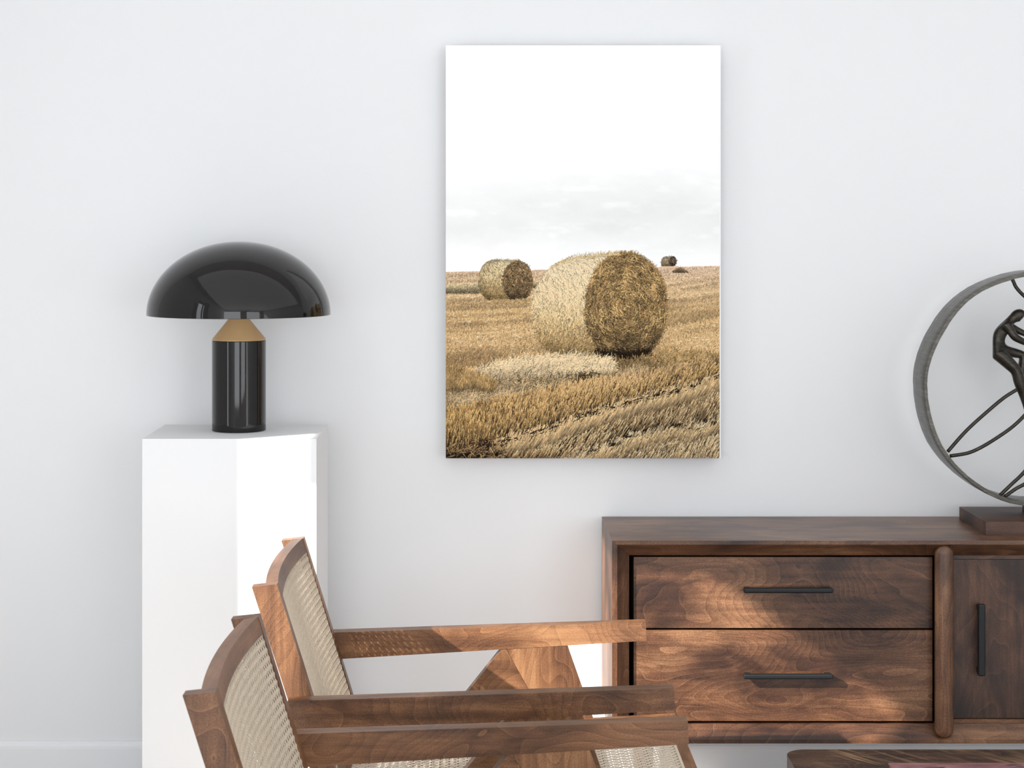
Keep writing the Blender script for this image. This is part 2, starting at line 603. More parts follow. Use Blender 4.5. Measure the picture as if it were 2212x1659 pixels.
# door bay: rails above and below, dark door leaf with an upright handle
DX0, DX1 = PCX + 0.014, IX1 - 0.004
link('door_rail', box_bm(DX0, DX1, YD + 0.001, YD + 0.02, fz(1208), fz(1199.5) - 0.0005), W_X, sb, SO)
link('door_rail', box_bm(DX0, DX1, YD + 0.001, YD + 0.02, fz(1563.0), fz(1554)), W_X, sb, SO)
d = link('door', box_bm(DX0, DX0 + 0.40, YD + 0.006, YD + 0.03, fz(1552.5), fz(1209.5)), W_DOOR, sb, SO, bevel=0.001, seg=1)
d['label'] = 'dark figured door leaf'
kh = k_at(DIST + YD - 0.028)
YD += 0.006
bar_handle((2114 - VX) * kh, (2129.5 - VX) * kh, EYE - (1461.5 - VY) * kh, EYE - (1306 - VY) * kh, d, True)
YD -= 0.006
d = link('door', box_bm(DX0 + 0.403, DX1, YD + 0.006, YD + 0.03, fz(1552.5), fz(1209.5)), W_DOOR, sb, SO, bevel=0.001, seg=1)
for lx in (SX0 + 0.10, SX1 - 0.10):
    for ly in (SYF + 0.07, SYB - 0.06):
        link('leg', lathe_bm([(0, 0), (0.011, 0), (0.018, SZ0), (0, SZ0)], lx, ly, 24), W_Z, sb, SO, smooth=False)

# ------------------------------------------------------------------ sculpture
CX, CZ, RR, RT, RW = 1.553, 1.1645, 0.3255, 0.0108, 0.134
CY = -0.2055
BZ = SZ1 + 0.0355
scp = thing('sculpture', (CX, CY, SZ1), 'dark bronze ring sculpture with climbing figure on wooden base', 'sculpture')
GO = (CX, CY, SZ1)
o = link('base', box_bm(1.378, 2 * CX - 1.378, -0.345, -0.066, SZ1 + 0.0002, BZ), W_BASE, scp, GO, bevel=0.0008, seg=1)
o['label'] = 'dark wooden base block'
link('foot', box_bm(CX - 0.022, CX + 0.022, CY - 0.045, CY + 0.045, BZ - 0.001, CZ - RR + 0.006), M_BRONZE, scp, GO, bevel=0.003)
bm = bmesh.new()
rnd = random.Random(4)
n = 160
rings = []
for i in range(n):
    t = 2 * math.pi * i / n
    w = RW / 2 * (1 + 0.02 * math.sin(5 * t + 1))
    ro = RR + 0.0012 * math.sin(9 * t) + rnd.uniform(-.0004, .0004)
    ri = ro - RT - 0.0008 * math.sin(7 * t + 2)
    c_, s_ = math.cos(t), math.sin(t)
    ring = []
    for r_, y_ in ((ro - 0.001, -w), (ro, -w + 0.002), (ro + .0005, -w * .4), (ro, w * .4), (ro, w - 0.002), (ro - 0.001, w), (ri + 0.001, w), (ri, w - 0.002), (ri, -w + 0.002), (ri + 0.001, -w)):
        ring.append(bm.verts.new((CX + r_ * c_, CY + y_, CZ + r_ * s_)))
    rings.append(ring)
for i in range(n):
    a, b = rings[i], rings[(i + 1) % n]
    for j in range(len(a)):
        bm.faces.new((a[j], a[(j + 1) % len(a)], b[(j + 1) % len(a)], b[j]))
o = link('ring', bm, M_RING, scp, GO)
auto_smooth(o, 40)
KS = k_at(DIST + CY)


def sp(px, py, dy=0.0):
    kk = k_at(DIST + CY + dy)
    return Vector(((px - VX) * kk, CY + dy, EYE - (py - VY) * kk))


RODS = [
    [(2047, 976, -.03), (2072, 947, -.03), (2096, 922, -.03), (2134, 888, -.03), (2169, 859, -.03), (2196, 842, -.03)],
    [(2052, 985, -.02), (2089, 979, -.02), (2118, 967, -.02), (2153, 946, -.02), (2187, 922, -.02), (2216, 894, -.02), (2250, 850, -.01), (2290, 780, 0), (2330, 700, 0), (2372, 640, 0)],
    [(2160, 1070, -.02), (2185, 1046, -.02), (2212, 1020, -.02), (2252, 970, -.02), (2290, 900, -.02), (2330, 850, 0), (2420, 812, 0), (2477, 800, 0)],
    [(2170, 1073, -.03), (2194, 1056, -.03), (2214, 1045, -.03), (2260, 1015, -.03), (2330, 980, 0), (2420, 957, 0), (2462, 950, 0)],
    [(2184, 598, -.02), (2189, 608, -.02), (2196, 622, -.02), (2213, 640, -.02), (2240, 660, -.02), (2280, 672, 0), (2330, 660, 0), (2368, 640, 0)],
]
for r in RODS:
    P = smooth_path([sp(*p) for p in r], 6)
    o = link('rod', tube_bm(P, 0.0051, 12), M_BRONZE, scp, GO, smooth=True)

# figure: one skinned body bent forward, one leg straight, one knee raised, arms reaching out
J = {  # name: (px, py, dy, radius)
    'hip': (2148, 752, 0.0, .0150), 'waist': (2155, 736, 0.0, .0118), 'chest': (2160, 717, 0.0, .0140), 'shoulders': (2172, 700, 0.0, .0140),
    'neck': (2185, 690, 0.0, .0075), 'head1': (2196, 682, 0.0, .0150), 'head2': (2205, 679, 0.0, .0135), 'head3': (2211, 684, 0.0, .0100),
    'n_sh': (2177, 705, -.018, .0090), 'n_el': (2192, 729, -.026, .0085), 'n_wr': (2214, 740, -.02, .0062), 'n_ha': (2226, 744, -.01, .0055), 'n_h2': (2236, 746, -.01, .0040),
    'f_sh': (2180, 703, .018, .0085), 'f_el': (2196, 713, .026, .0075), 'f_wr': (2216, 722, .02, .0060), 'f_ha': (2230, 728, .01, .0055), 'f_h2': (2240, 732, .01, .0040),
    'n_hip': (2156, 764, -.012, .0148), 'n_th': (2176, 781, -.016, .0138), 'n_kn': (2197, 802, -.018, .0118), 'n_ca': (2201, 822, -.018, .0125), 'n_an': (2210, 852, -.016, .0088), 'n_sh2': (2218, 876, -.014, .0080), 'n_heel': (2221, 892, -.014, .0080), 'n_toe': (2238, 898, -.016, .0060),
    'f_hip': (2164, 757, .012, .0120), 'f_th': (2186, 761, .016, .0105), 'f_kn': (2211, 767, .016, .0100), 'f_ca': (2209, 786, .014, .0092), 'f_an': (2206, 812, .012, .0070), 'f_heel': (2207, 822, .012, .0070), 'f_toe': (2222, 827, .012, .0055),
}
E = [('hip', 'waist'), ('waist', 'chest'), ('chest', 'shoulders'), ('shoulders', 'neck'), ('neck', 'head1'), ('head1', 'head2'), ('head2', 'head3'),
     ('shoulders', 'n_sh'), ('n_sh', 'n_el'), ('n_el', 'n_wr'), ('n_wr', 'n_ha'), ('n_ha', 'n_h2'),
     ('shoulders', 'f_sh'), ('f_sh', 'f_el'), ('f_el', 'f_wr'), ('f_wr', 'f_ha'), ('f_ha', 'f_h2'),
     ('hip', 'n_hip'), ('n_hip', 'n_th'), ('n_th', 'n_kn'), ('n_kn', 'n_ca'), ('n_ca', 'n_an'), ('n_an', 'n_sh2'), ('n_sh2', 'n_heel'), ('n_heel', 'n_toe'),
     ('hip', 'f_hip'), ('f_hip', 'f_th'), ('f_th', 'f_kn'), ('f_kn', 'f_ca'), ('f_ca', 'f_an'), ('f_an', 'f_heel'), ('f_heel', 'f_toe')]
names = list(J)
me = bpy.data.meshes.new('figure')
me.from_pydata([sp(*J[n_][:3]) - Vector(GO) for n_ in names], [(names.index(a), names.index(b)) for a, b in E], [])
fig = bpy.data.objects.new('figure', me)
COL.objects.link(fig)
fig.parent = scp
sk = fig.modifiers.new('skin', 'SKIN')
sk.use_smooth_shade = True
for i, n_ in enumerate(names):
    sv = me.skin_vertices[0].data[i]
    sv.radius = (J[n_][3] * 1.42, J[n_][3] * 1.42)
    sv.use_root = (n_ == 'hip')
ss = fig.modifiers.new('subdivision', 'SUBSURF')
ss.levels = 2
ss.render_levels = 2
me.materials.append(M_BRONZE)

# ------------------------------------------------------------------ coffee table and book
TX0, TX1, TY0, TY1, TZ = 0.7055, 1.75, -1.85, -1.094, 0.400
RC = 0.05
poly = []
for cx_, cy_, a0 in ((TX1 - RC, TY1 - RC, 0), (TX0 + RC, TY1 - RC, 90), (TX0 + RC, TY0 + RC, 180), (TX1 - RC, TY0 + RC, 270)):
    for i in range(9):
        t = math.radians(a0 + 90 * i / 8)
        poly.append((cx_ + RC * math.cos(t), cy_ + RC * math.sin(t)))
ct = thing('coffee_table', (1.23, -1.47, 0), 'low dark figured wood coffee table in front of the sideboard', 'table')
TO = (1.23, -1.47, 0)
link('tabletop', prism_z_bm(poly, TZ - 0.04, TZ), W_TABLE, ct, TO, bevel=0.006, seg=3)
for lx in (TX0 + 0.12, TX1 - 0.12):
    for ly in (TY0 + 0.10, TY1 - 0.10):
        link('leg', lathe_bm([(0, 0), (0.014, 0), (0.022, TZ - 0.04), (0, TZ - 0.04)], lx, ly, 24), W_TABLE, ct, TO)
bk = thing('book', (1.08, -1.40, TZ), 'dusky red book lying on the coffee table', 'book')
BO = (1.08, -1.40, TZ)
bx0, bx1, by0, by1 = 0.907, 1.262, -1.54, -1.273
link('cover', box_bm(bx0, bx1, by0, by1, TZ + 0.0172, TZ + 0.0200), M_COVER, bk, BO, bevel=0.0008, seg=1)
link('cover', box_bm(bx0, bx1, by0, by1, TZ + 0.0003, TZ + 0.0030), M_COVER, bk, BO, bevel=0.0008, seg=1)
o = link('page_block', box_bm(bx0 + 0.004, bx1 - 0.004, by0 + 0.004, by1 - 0.002, TZ + 0.0030, TZ + 0.0172), M_PAGES, bk, BO)
o['label'] = 'pale page edges'


# ------------------------------------------------------------------ lounge chairs
def strand(bm, pts, nrm, wid, th):
    """thin flat cane strip along a path"""
    rings = []
    for i, p in enumerate(pts):
        t = (pts[min(i + 1, len(pts) - 1)] - pts[max(i - 1, 0)]).normalized()
        nn = nrm(i) if callable(nrm) else nrm
        s = t.cross(nn).normalized() * (wid / 2)
        h = nn * (th / 2)
        rings.append([bm.verts.new(p + q) for q in (s + h, -s + h, -s - h, s - h)])
    for a, b in zip(rings, rings[1:]):
        for i in range(4):
            bm.faces.new((a[i], b[i], b[(i + 1) % 4], a[(i + 1) % 4]))


def cane_bm(W, H, fmap, nrm, pitch=0.0160, layers=((0.0, 0.0, 0.0),), wv=0.0016, wh=0.0026, wd=0.0016, tv=0.0014, th=0.0010):
    """six-way cane weave on the sheet fmap(u, v, d), 0<=u<=W, 0<=v<=H; each layer = (offset along the normal, phase in u, phase in v)"""
    bm = bmesh.new()
    nu, nv = int(round(W / pitch)), int(round(H / pitch))
    pu, pv = W / nu, H / nv
    for d0, phu, phv in layers:
        phu, phv = phu % pu, phv % pv
        for i in range(nu + 1):
            for e in (-0.0017, 0.0017):
                u = i * pu + phu + e
                if u < -0.002 or u > W + 0.002:
                    continue
                strand(bm, [fmap(u, H * j / 8, d0) for j in range(9)], nrm, wv, tv)
        for i in range(nv + 1):
            for e in (-0.0017, 0.0017):
                v = i * pv + phv + e
                if v < -0.002 or v > H + 0.002:
                    continue
                strand(bm, [fmap(W * j / 14, v, d0 + 0.0007) for j in range(15)], nrm, wh, th)
        for sgn in (1, -1):
            m_ = sgn * pu / pv
            for i in range(-nv - 1, nu + nv + 2):
                u0 = i * pu + phu - m_ * phv
                ta, tb = sorted(((0 - u0) / m_, (W - u0) / m_))
                lo_, hi_ = max(0.0, ta), min(H, tb)
                if hi_ - lo_ < pitch * 0.6:
                    continue
                pts = []
                for j in range(15):
                    v = lo_ + (hi_ - lo_) * j / 14
                    pts.append(fmap(u0 + m_ * v, v, d0 + 0.0014 + 0.0004 * sgn))
                strand(bm, pts, nrm, wd, th)
    return bm


YN, YFAR = -1.518, -0.823          # outer faces of the near and far arm (chair beside the sideboard)
AT, PT = 0.038, 0.032              # arm and post thickness
CHO = (0.05, (YN + YFAR) / 2, 0.0)
SL = 0.31                          # lean of the back


def back_x(z):
    return -0.4266 + SL * (0.856 - z)


BOW = 0.014
Ya, Yb = YN + AT + PT, YFAR - AT - PT      # clear width between the posts


def bow(y):
    u = (y - Ya) / (Yb - Ya) * 2 - 1
    return BOW * max(0.0, 1 - u * u)


def make_chair():
    t = thing('lounge_chair', CHO, 'low wooden armchair with cane back, nearer the sideboard, its back catching the sun', 'chair', 'cane armchairs')
    # back posts: leaning planks
    for y0 in (YN + AT, YFAR - AT - PT):
        zb = 0.30
        poly = [(back_x(0.856), 0.856), (back_x(zb), zb), (back_x(zb) - 0.046, zb - 0.012), (-0.4795, 0.850)]
        link('back_post', prism_bm(poly, y0, y0 + PT), W_CH_Z, t, CHO, bevel=0.0022, seg=2)
    # arms: tapering boards outside the posts
    for y0 in (YN, YFAR - AT):
        poly = [(-0.400, 0.619), (0.407, 0.6455), (0.409, 0.6005), (-0.387, 0.553)]
        link('armrest', prism_bm(poly, y0, y0 + AT), W_CH_X, t, CHO, bevel=0.0022, seg=2)
        # compass legs under each arm
        front = [(0.0656, 0.5815), (0.2148, 0.5895), (0.4225, 0.0), (0.372, 0.0), (0.188, 0.36)]
        rear = [(0.0565, 0.581), (0.0650, 0.5812), (0.1870, 0.3605), (-0.345, 0.0), (-0.408, 0.0)]
        for pl_ in (front, rear):
            link('leg', prism_bm(pl_, y0 + 0.001, y0 + AT - 0.001), W_CH_Z if pl_ is front else W_CH_X, t, CHO, bevel=0.0012, seg=1)
    # bowed top rail and bottom rail of the back
    def rail(name, z_top, h, th, recess):
        bm = bmesh.new()
        rings = []
        n_ = 24
        for i in range(n_ + 1):
            y = Ya + (Yb - Ya) * i / n_
            xo = -bow(y) - recess
            zb_ = z_top - h
            pts = [(back_x(z_top) + xo, z_top), (back_x(zb_) + xo, zb_), (back_x(zb_) + xo - th, zb_ - 0.004), (back_x(z_top) + xo - th, z_top - 0.004)]
            rings.append([bm.verts.new((x, y, z)) for x, z in pts])
        for a, b in zip(rings, rings[1:]):
            for i in range(4):
                bm.faces.new((a[i], b[i], b[(i + 1) % 4], a[(i + 1) % 4]))
        bm.faces.new(rings[0]); bm.faces.new(rings[-1][::-1])
        o_ = link(name, bm, W_CH_Y, t, CHO, bevel=0.0015, seg=1)
        auto_smooth(o_, 35)
    rail('top_rail', 0.856, 0.033, 0.026, 0.0012)
    rail('lower_rail', 0.440, 0.040, 0.026, 0.0012)
    # cane of the back, woven on both faces
    nb = Vector((1, 0, SL)).normalized()
    H = 0.385 * math.sqrt(1 + SL * SL)

    def fb(u, v, d):
        y = Ya + u
        z = 0.4395 + v / H * 0.3845
        return Vector((back_x(z) - bow(y) - 0.0045, y, z)) + nb * d
    o_ = link('back_cane', cane_bm(Yb - Ya, H, fb, nb, layers=((0.0, 0.0, 0.0), (-0.018, -0.0172, 0.0232))), M_CANE, t, CHO)
    o_['label'] = 'woven cane panel of the back'
    # seat frame: side rails, front rail, rear rail, cane
    def sz(x):
        return 0.424 + (x - 0.478) * 0.055
    for y0 in (YN + AT + 0.001, YFAR - AT - 0.034):
        poly = [(-0.325, sz(-0.325)), (0.452, sz(0.452)), (0.452, sz(0.452) - 0.05), (-0.325, sz(-0.325) - 0.05)]
        link('seat_rail', prism_bm(poly, y0, y0 + 0.033), W_CH_X, t, CHO, bevel=0.0015, seg=1)
    poly = [(0.452, sz(0.452)), (0.478, sz(0.478)), (0.480, sz(0.478) - 0.05), (0.452, sz(0.452) - 0.05)]
    link('seat_rail', prism_bm(poly, YN + AT + 0.001, YFAR - AT - 0.001), W_CH_Y, t, CHO, bevel=0.0015, seg=1)
    poly = [(-0.325, sz(-0.325)), (-0.29, sz(-0.29)), (-0.29, sz(-0.29) - 0.05), (-0.325, sz(-0.325) - 0.05)]
    link('seat_rail', prism_bm(poly, YN + AT + 0.034, YFAR - AT - 0.034), W_CH_Y, t, CHO, bevel=0.0015, seg=1)
    ns = Vector((-0.055, 0, 1)).normalized()
    y_a, y_b = YN + AT + 0.036, YFAR - AT - 0.036
    L = 0.735

    def fs(u, v, d):
        x = -0.288 + u
        return Vector((x, y_a + v, sz(x) - 0.002)) + ns * d
    o_ = link('seat_cane', cane_bm(L, y_b - y_a, fs, ns, 0.0205, wv=0.0026, wh=0.0026, wd=0.0030, tv=0.0010, th=0.0010), M_CANE, t, CHO)
    o_['label'] = 'woven cane panel of the seat'
    o_ = link('seat_binding', box_bm(0.4455, 0.4515, y_a, y_b, sz(0.449) - 0.003, sz(0.449) + 0.0015), M_BIND, t, CHO)
    o_['label'] = 'pale cane edging strip'
    # stretcher tying the two compass legs
    link('stretcher', box_bm(0.172, 0.204, YN + AT - 0.004, YFAR - AT + 0.004, 0.335, 0.372), W_CH_Y, t, CHO, bevel=0.002)
    return t


chair = make_chair()
chair2 = copy_tree(chair)
chair2.location = (CHO[0], CHO[1] - 0.916, 0)
chair2['label'] = 'low wooden armchair with cane back in the foreground, at the lower left, in shade'

# ------------------------------------------------------------------ canvas print
KC = k_at(DIST - 0.066)
cx0, cx1 = (963 - VX) * KC, (1557 - VX) * KC
cz0, cz1 = EYE - (990 - VY) * KC, EYE - (98 - VY) * KC
CVO = ((cx0 + cx1) / 2, -0.0475, (cz0 + cz1) / 2)
cv = thing('canvas_print', CVO, 'tall unframed canvas print of hay bales on a stubble field', 'picture')
link('canvas', box_bm(cx0, cx1, -0.065, -0.027, cz0, cz1), M_CANVAS, cv, CVO, bevel=0.003, seg=3)
link('hanger', box_bm(CVO[0] - 0.20, CVO[0] + 0.20, -0.028, -0.0005, cz1 - 0.16, cz1 - 0.10), W_X, cv, CVO)


def paint_picture():
    """the printed landscape, drawn straw by straw into an array: pale sky, stubble rows, three round bales"""
    R = np.random.default_rng(11)
    S = 2
    X0, X1, Y0, Y1 = 963, 1557, 540, 990
    Wp, Hp = (X1 - X0) * S, (Y1 - Y0) * S
    img = np.zeros((Hp, Wp, 3), np.float32)
    YY, XX = np.mgrid[0:Hp, 0:Wp].astype(np.float32)
    XX = X0 + (XX + .5) / S
    YY = Y0 + (YY + .5) / S

    tabs = [np.random.default_rng(100 + i).random((64, 64)).astype(np.float32) for i in range(6)]

    def vn(x, y, o=0):
        t = tabs[o % 6]
        xi, yi = np.floor(x).astype(int), np.floor(y).astype(int)
        fx_, fy_ = x - xi, y - yi
        fx_, fy_ = fx_ * fx_ * (3 - 2 * fx_), fy_ * fy_ * (3 - 2 * fy_)
        g = lambda a, b: t[(yi + b) % 64, (xi + a) % 64]
        return (g(0, 0) * (1 - fx_) + g(1, 0) * fx_) * (1 - fy_) + (g(0, 1) * (1 - fx_) + g(1, 1) * fx_) * fy_

    def fbm(x, y, n=4):
        s, a, tot = 0, 1.0, 0
        for i in range(n):
            s = s + a * vn(x * 2 ** i + 7.3 * i, y * 2 ** i + 3.1 * i, i)
            tot += a
            a *= 0.55
        return s / tot

    def col(*pts):
        """colour table lookup: col((t, r, g, b), ...)(t)"""
        P = np.array(pts, np.float32)
        return lambda t: np.stack([np.interp(t, P[:, 0], P[:, i]) for i in (1, 2, 3)], -1) / 255.0

    def cap(c):
        return c / np.maximum(1.0, c.max(1, keepdims=True) / 0.985)

    def strokes(x, y, ang, ln, w, c0, c1, bend=0.0, order=None):
        n = len(x)
        if order is None:
            order = np.argsort(y, kind='stable')
        x, y, ang, ln = (np.asarray(v)[order] for v in (x, y, ang, ln))
        c0, c1 = c0[order], c1[order]
        w = np.broadcast_to(np.asarray(w, np.float32), (n,))[order]
        bend = np.broadcast_to(np.asarray(bend, np.float32), (n,))[order]
        m = int(max(4, ln.max() * S * 1.15))
        t = np.linspace(0, 1, m, dtype=np.float32)
        sub = int(max(1, math.ceil(w.max() * S)))
        for i0 in range(0, n, 1500):
            sl = slice(i0, i0 + 1500)
            a = ang[sl, None] + bend[sl, None] * (t[None] - .3)
            px = x[sl, None] + ln[sl, None] * t[None] * np.cos(a)
            py = y[sl, None] - ln[sl, None] * t[None] * np.sin(a)
            cc = c0[sl, None, :] * (1 - t[None, :, None]) + c1[sl, None, :] * t[None, :, None]
            for k in range(sub):
                off = ((k + .5) / sub - .5) * w[sl, None]
                qx = ((px - off * np.sin(a) - X0) * S).astype(int)
                qy = ((py - off * np.cos(a) - Y0) * S).astype(int)
                ok = (qx >= 0) & (qx < Wp) & (qy >= 0) & (qy < Hp)
                edge = 1.0 if sub < 3 else (1.06 if k == sub // 2 else 0.90)
                img[qy[ok], qx[ok]] = (cc * edge)[ok]

    def pick(n, table, spread=0.20):
        """n colours around the table with straw-to-straw scatter"""
        s = np.clip(1 + R.normal(0, spread, (n, 1)), 0.35, 1.9)
        hue = R.normal(0, 0.012, (n, 1))
        c = table * s * np.concatenate([1 + hue, np.ones((n, 1)), 1 - 1.8 * hue], 1)
        return np.clip(c / np.maximum(1.0, c.max(1, keepdims=True) / 0.985), 0.015, 1.0)

    def sky(x, y):
        base = np.interp(y, [98, 300, 380, 440, 490, 530, 570, 600], [253.5, 253, 248, 243, 238.5, 246, 252, 253])
        n = fbm(x / 120 + 3, y / 55 + 1, 5)
        n2 = fbm(x / 60 + 9, y / 17 + 2, 5)
        wgt = np.interp(y, [300, 400, 440, 500, 540, 580], [0, .7, 1, 1, .5, 0])
        side = np.interp(x, [963, 1080, 1250, 1557], [0.55, 0.9, 1.0, 1.05])
        v = 254 - (254 - base) * side + wgt * ((n - .5) * 20 + np.clip(n2 - .56, 0, 1) * 34)
        v = np.clip(v - wgt * 5, 222, 254)
        return np.stack([v, v, v - 0.5], -1) / 255.0

    def horizon(x):
        return 588 - (x - 963) * (13.5 / 594)

    img[:] = sky(XX, YY)
    # ---- ground tone
    gtab = col((575, 232, 202, 174), (600, 228, 194, 156), (640, 222, 184, 134), (690, 208, 166, 112), (730, 200, 160, 110), (790, 170, 132, 84), (840, 120, 90, 52), (990, 46, 33, 20))
    g = YY > horizon(XX) + (fbm(XX / 4, YY * 0 + 2, 2) - .5) * 2
    img[g] = gtab(YY)[g] * (0.90 + 0.2 * fbm(XX / 30, YY / 4, 3))[g][:, None]

    def row(x, y):
        """drill rows: bright ridge tops and dark furrows, rising to the right"""
        yy = y + 0.10 * (x - 1260) + 0.00012 * (x - 1260) ** 2
        dep = np.log(np.clip(yy - 545, 8, None)) * 9.5
        r = vn(x / 170 + 5, dep * 1.7, 1) * 0.65 + vn(x / 60 + 1, dep * 3.6, 2) * 0.35
        return np.clip((r - 0.28) * 2.0, 0, 1)

    # ---- far and middle stubble
    n = 52000
    y = 577 + 260 * R.random(n) ** 1.15
    x = X0 - 15 + (X1 - X0 + 30) * R.random(n)
    keep = y > horizon(x) + 2
    x, y = x[keep], y[keep]; n = len(x)
    d = np.clip((y - 577) / 250, 0, 1)
    r = row(x, y)
    tone = (0.84 + 0.42 * r) * (1 - 0.02 * d)
    tone = np.where(d < 0.15, 0.86 + 0.2 * r, tone)
    tipc = pick(n, col((575, 238, 206, 176), (620, 236, 202, 158), (680, 230, 192, 138), (740, 226, 188, 136), (800, 214, 174, 122), (840, 200, 160, 104))(y) * tone[:, None], 0.13)
    basec = tipc * (0.80 - 0.34 * d)[:, None]
    ang = np.radians(R.normal(66, 12, n))
    strokes(x, y, ang, 2.2 + 13 * d * (0.6 + 0.7 * R.random(n)), 0.6 + 0.6 * d, basec, tipc)
    # pale straw trails on the ridges
    n = 2600
    y = 600 + 190 * R.random(n) ** 1.2
    x = X0 + (X1 - X0) * R.random(n)
    k = row(x, y) > 0.62
    x, y = x[k], y[k]; n = len(x)
    c = pick(n, np.tile(np.array([[0.97, 0.87, 0.70]]), (n, 1)), 0.06)
    strokes(x, y, np.radians(R.normal(12, 30, n)), 3 + 5 * R.random(n), 0.7, c * 0.95, c)
    # dull swath of hay left of the small bale, and the little heap at the right
    for (xa, xb, ya, yb, nn, cc) in ((955, 1036, 614, 634, 1500, (0.66, 0.60, 0.47)), (1148, 1166, 611, 622, 260, (0.62, 0.55, 0.42))):
        x = xa + (xb - xa) * R.random(nn); v = R.random(nn)
        y = yb - (yb - ya) * v * np.interp(x, [xa, xb], [0.75, 1.0])
        c = pick(nn, np.array([cc]) * (0.55 + 0.75 * v)[:, None], 0.22)
        strokes(x, y, np.radians(R.normal(15, 45, nn)), 2 + 4 * R.random(nn), 0.7, c * 0.85, c)
    nn = 420
    x = np.clip(R.normal(1470, 8, nn), 1456, 1489); v = R.random(nn)
    hgt = np.interp(x, [1456, 1465, 1472, 1489], [0.2, 1, 0.9, 0.05])
    y = 590 - 12 * v * hgt
    c = pick(nn, np.array([(0.52, 0.43, 0.33)]) * (0.6 + 0.6 * v)[:, None], 0.2)
    strokes(x, y, np.radians(R.normal(70, 45, nn)), 2 + 2 * R.random(nn), 0.6, c * 0.8, c)

    # ---- bales: barrel swept between two end discs
    def bale(cxr, cyr, ax, ay, dx, dy, sc, nb, ne, barrel, disc, shade_left, L):
        """(cxr, cyr) visible disc centre, ax/ay its half axes, (dx, dy) offset of the hidden disc, sc its size"""
        th = R.random(nb) * 2 * math.pi
        u = R.random(nb)
        s = 1 + (sc - 1) * u
        x = cxr + dx * u + ax * s * np.cos(th) * np.interp(u, [0, .5, 1], [1, 1.02, 1])
        y = cyr + dy * u - ay * s * np.sin(th)
        vis = (np.cos(th) < 0.25)
        x, y, th, u = x[vis], y[vis], th[vis], u[vis]; m = len(x)
        hh = np.sin(th)                                   # 1 top .. -1 bottom
        lit = np.interp(hh, [-1, -.6, -.1, .4, .8, 1], [0.44, 0.66, 0.90, 1.05, 1.0, 0.84]) * np.interp(u, [0, .12, .5, 1], [0.86, 1.0, 1.02, shade_left])
        gold = np.interp(hh, [-1, 0.1, 1], [1, 0.25, 0])
        c = barrel[None] * lit[:, None] * (1 - gold[:, None] * np.array([[0.0, 0.10, 0.31]]))
        c = pick(m, c, 0.20)
        dark = R.random(m) < 0.09
        c[dark] *= 0.58
        pale = R.random(m) < 0.25
        c[pale] = cap(c[pale] * 1.18)
        tang = np.arctan2(ay * np.cos(th), ax * np.sin(th) + 1e-6)
        a = tang + R.normal(0, 0.55, m)
        order = R.permutation(m)
        strokes(x, y, a, L * (0.4 + 0.8 * R.random(m)), 0.7 if L < 8 else 0.8, c * 0.94, c, R.normal(0, .35, m), order)
        # end disc: straw running round the roll
        q = np.sqrt(R.random(ne)); th = R.random(ne) * 2 * math.pi
        x = cxr + ax * q * np.cos(th); y = cyr - ay * q * np.sin(th)
        sh = np.interp(np.sin(th) * q, [-1, -.75, -.2, .5, 1], [0.36, 0.62, 0.95, 1.0, 0.92])
        sh = sh * (0.72 + 0.55 * fbm(x / (ax * .22), y / (ay * .22), 3))
        c = pick(ne, disc[None] * sh[:, None], 0.30)
        dark = R.random(ne) < 0.22
        c[dark] *= 0.45
        light = R.random(ne) < 0.12
        c[light] = cap(c[light] * 1.40)
        a = np.arctan2(ay * np.cos(th), -ax * np.sin(th)) + R.normal(0, 0.55, ne) + 0.15 * np.sin(q * 9)
        order = R.permutation(ne)
        strokes(x - .5 * L * np.cos(a) * .8, y + .5 * L * np.sin(a) * .8, a, L * (0.5 + 0.8 * R.random(ne)), 0.7 if L < 8 else 0.95, c * 0.9, c, R.normal(0, .5, ne), order)

    def disc_fill(cx_, cy_, ax, ay, c):
        m_ = ((XX - cx_) / ax) ** 2 + ((YY - cy_) / ay) ** 2 < 1
        img[m_] = c

    def blob(poly, c):
        m_ = np.zeros(XX.shape, bool)
        j = len(poly) - 1
        for i in range(len(poly)):
            xi, yi = poly[i]; xj, yj = poly[j]
            if yi != yj:
                m_ ^= ((yi > YY) != (yj > YY)) & (XX < (xj - xi) * (YY - yi) / (yj - yi) + xi)
            j = i
        img[m_] = c

    # tiny bale on the skyline
    blob([(1431, 575.5), (1430.3, 566), (1432, 558), (1436, 555.2), (1455, 554.6), (1456, 575.5)], (0.50, 0.45, 0.38))
    bale(1455.0, 565.2, 8.6, 10.4, -17, 0.6, 1.0, 420, 330, np.array([0.60, 0.54, 0.45]), np.array([0.36, 0.30, 0.24]), 0.9, 3.2)
    img[(YY > 575.6) & (YY < 579) & (XX > 1428) & (XX < 1468)] = np.array([0.86, 0.74, 0.60])
    # small bale at the left
    blob([(1120, 652), (1088, 651), (1060, 646), (1045, 639), (1036, 626), (1033, 611), (1035, 592), (1042, 576), (1052, 566), (1064, 561), (1082, 562.5), (1120, 564)], (0.58, 0.48, 0.34))
    bale(1119.6, 607.8, 32.6, 43.5, -54, -2.5, 0.97, 5200, 4200, np.array([0.84, 0.765, 0.62]), np.array([0.50, 0.41, 0.29]), 0.78, 5.0)
    nn = 260
    x = 1060 + 38 * R.random(nn); y = 647 + 4 * R.random(nn) + (x - 1060) * 0.07
    c = pick(nn, np.tile(np.array([[0.10, 0.07, 0.04]]), (nn, 1)), 0.3)
    strokes(x, y, np.radians(R.normal(0, 25, nn)), 2 + 3 * R.random(nn), 0.8, c, c)
    nn = 900
    x = 1060 + 100 * R.random(nn); y = 650 + 8 * R.random(nn) - np.abs(x - 1100) * 0.06
    c = pick(nn, np.tile(np.array([[0.74, 0.62, 0.44]]), (nn, 1)), 0.2)
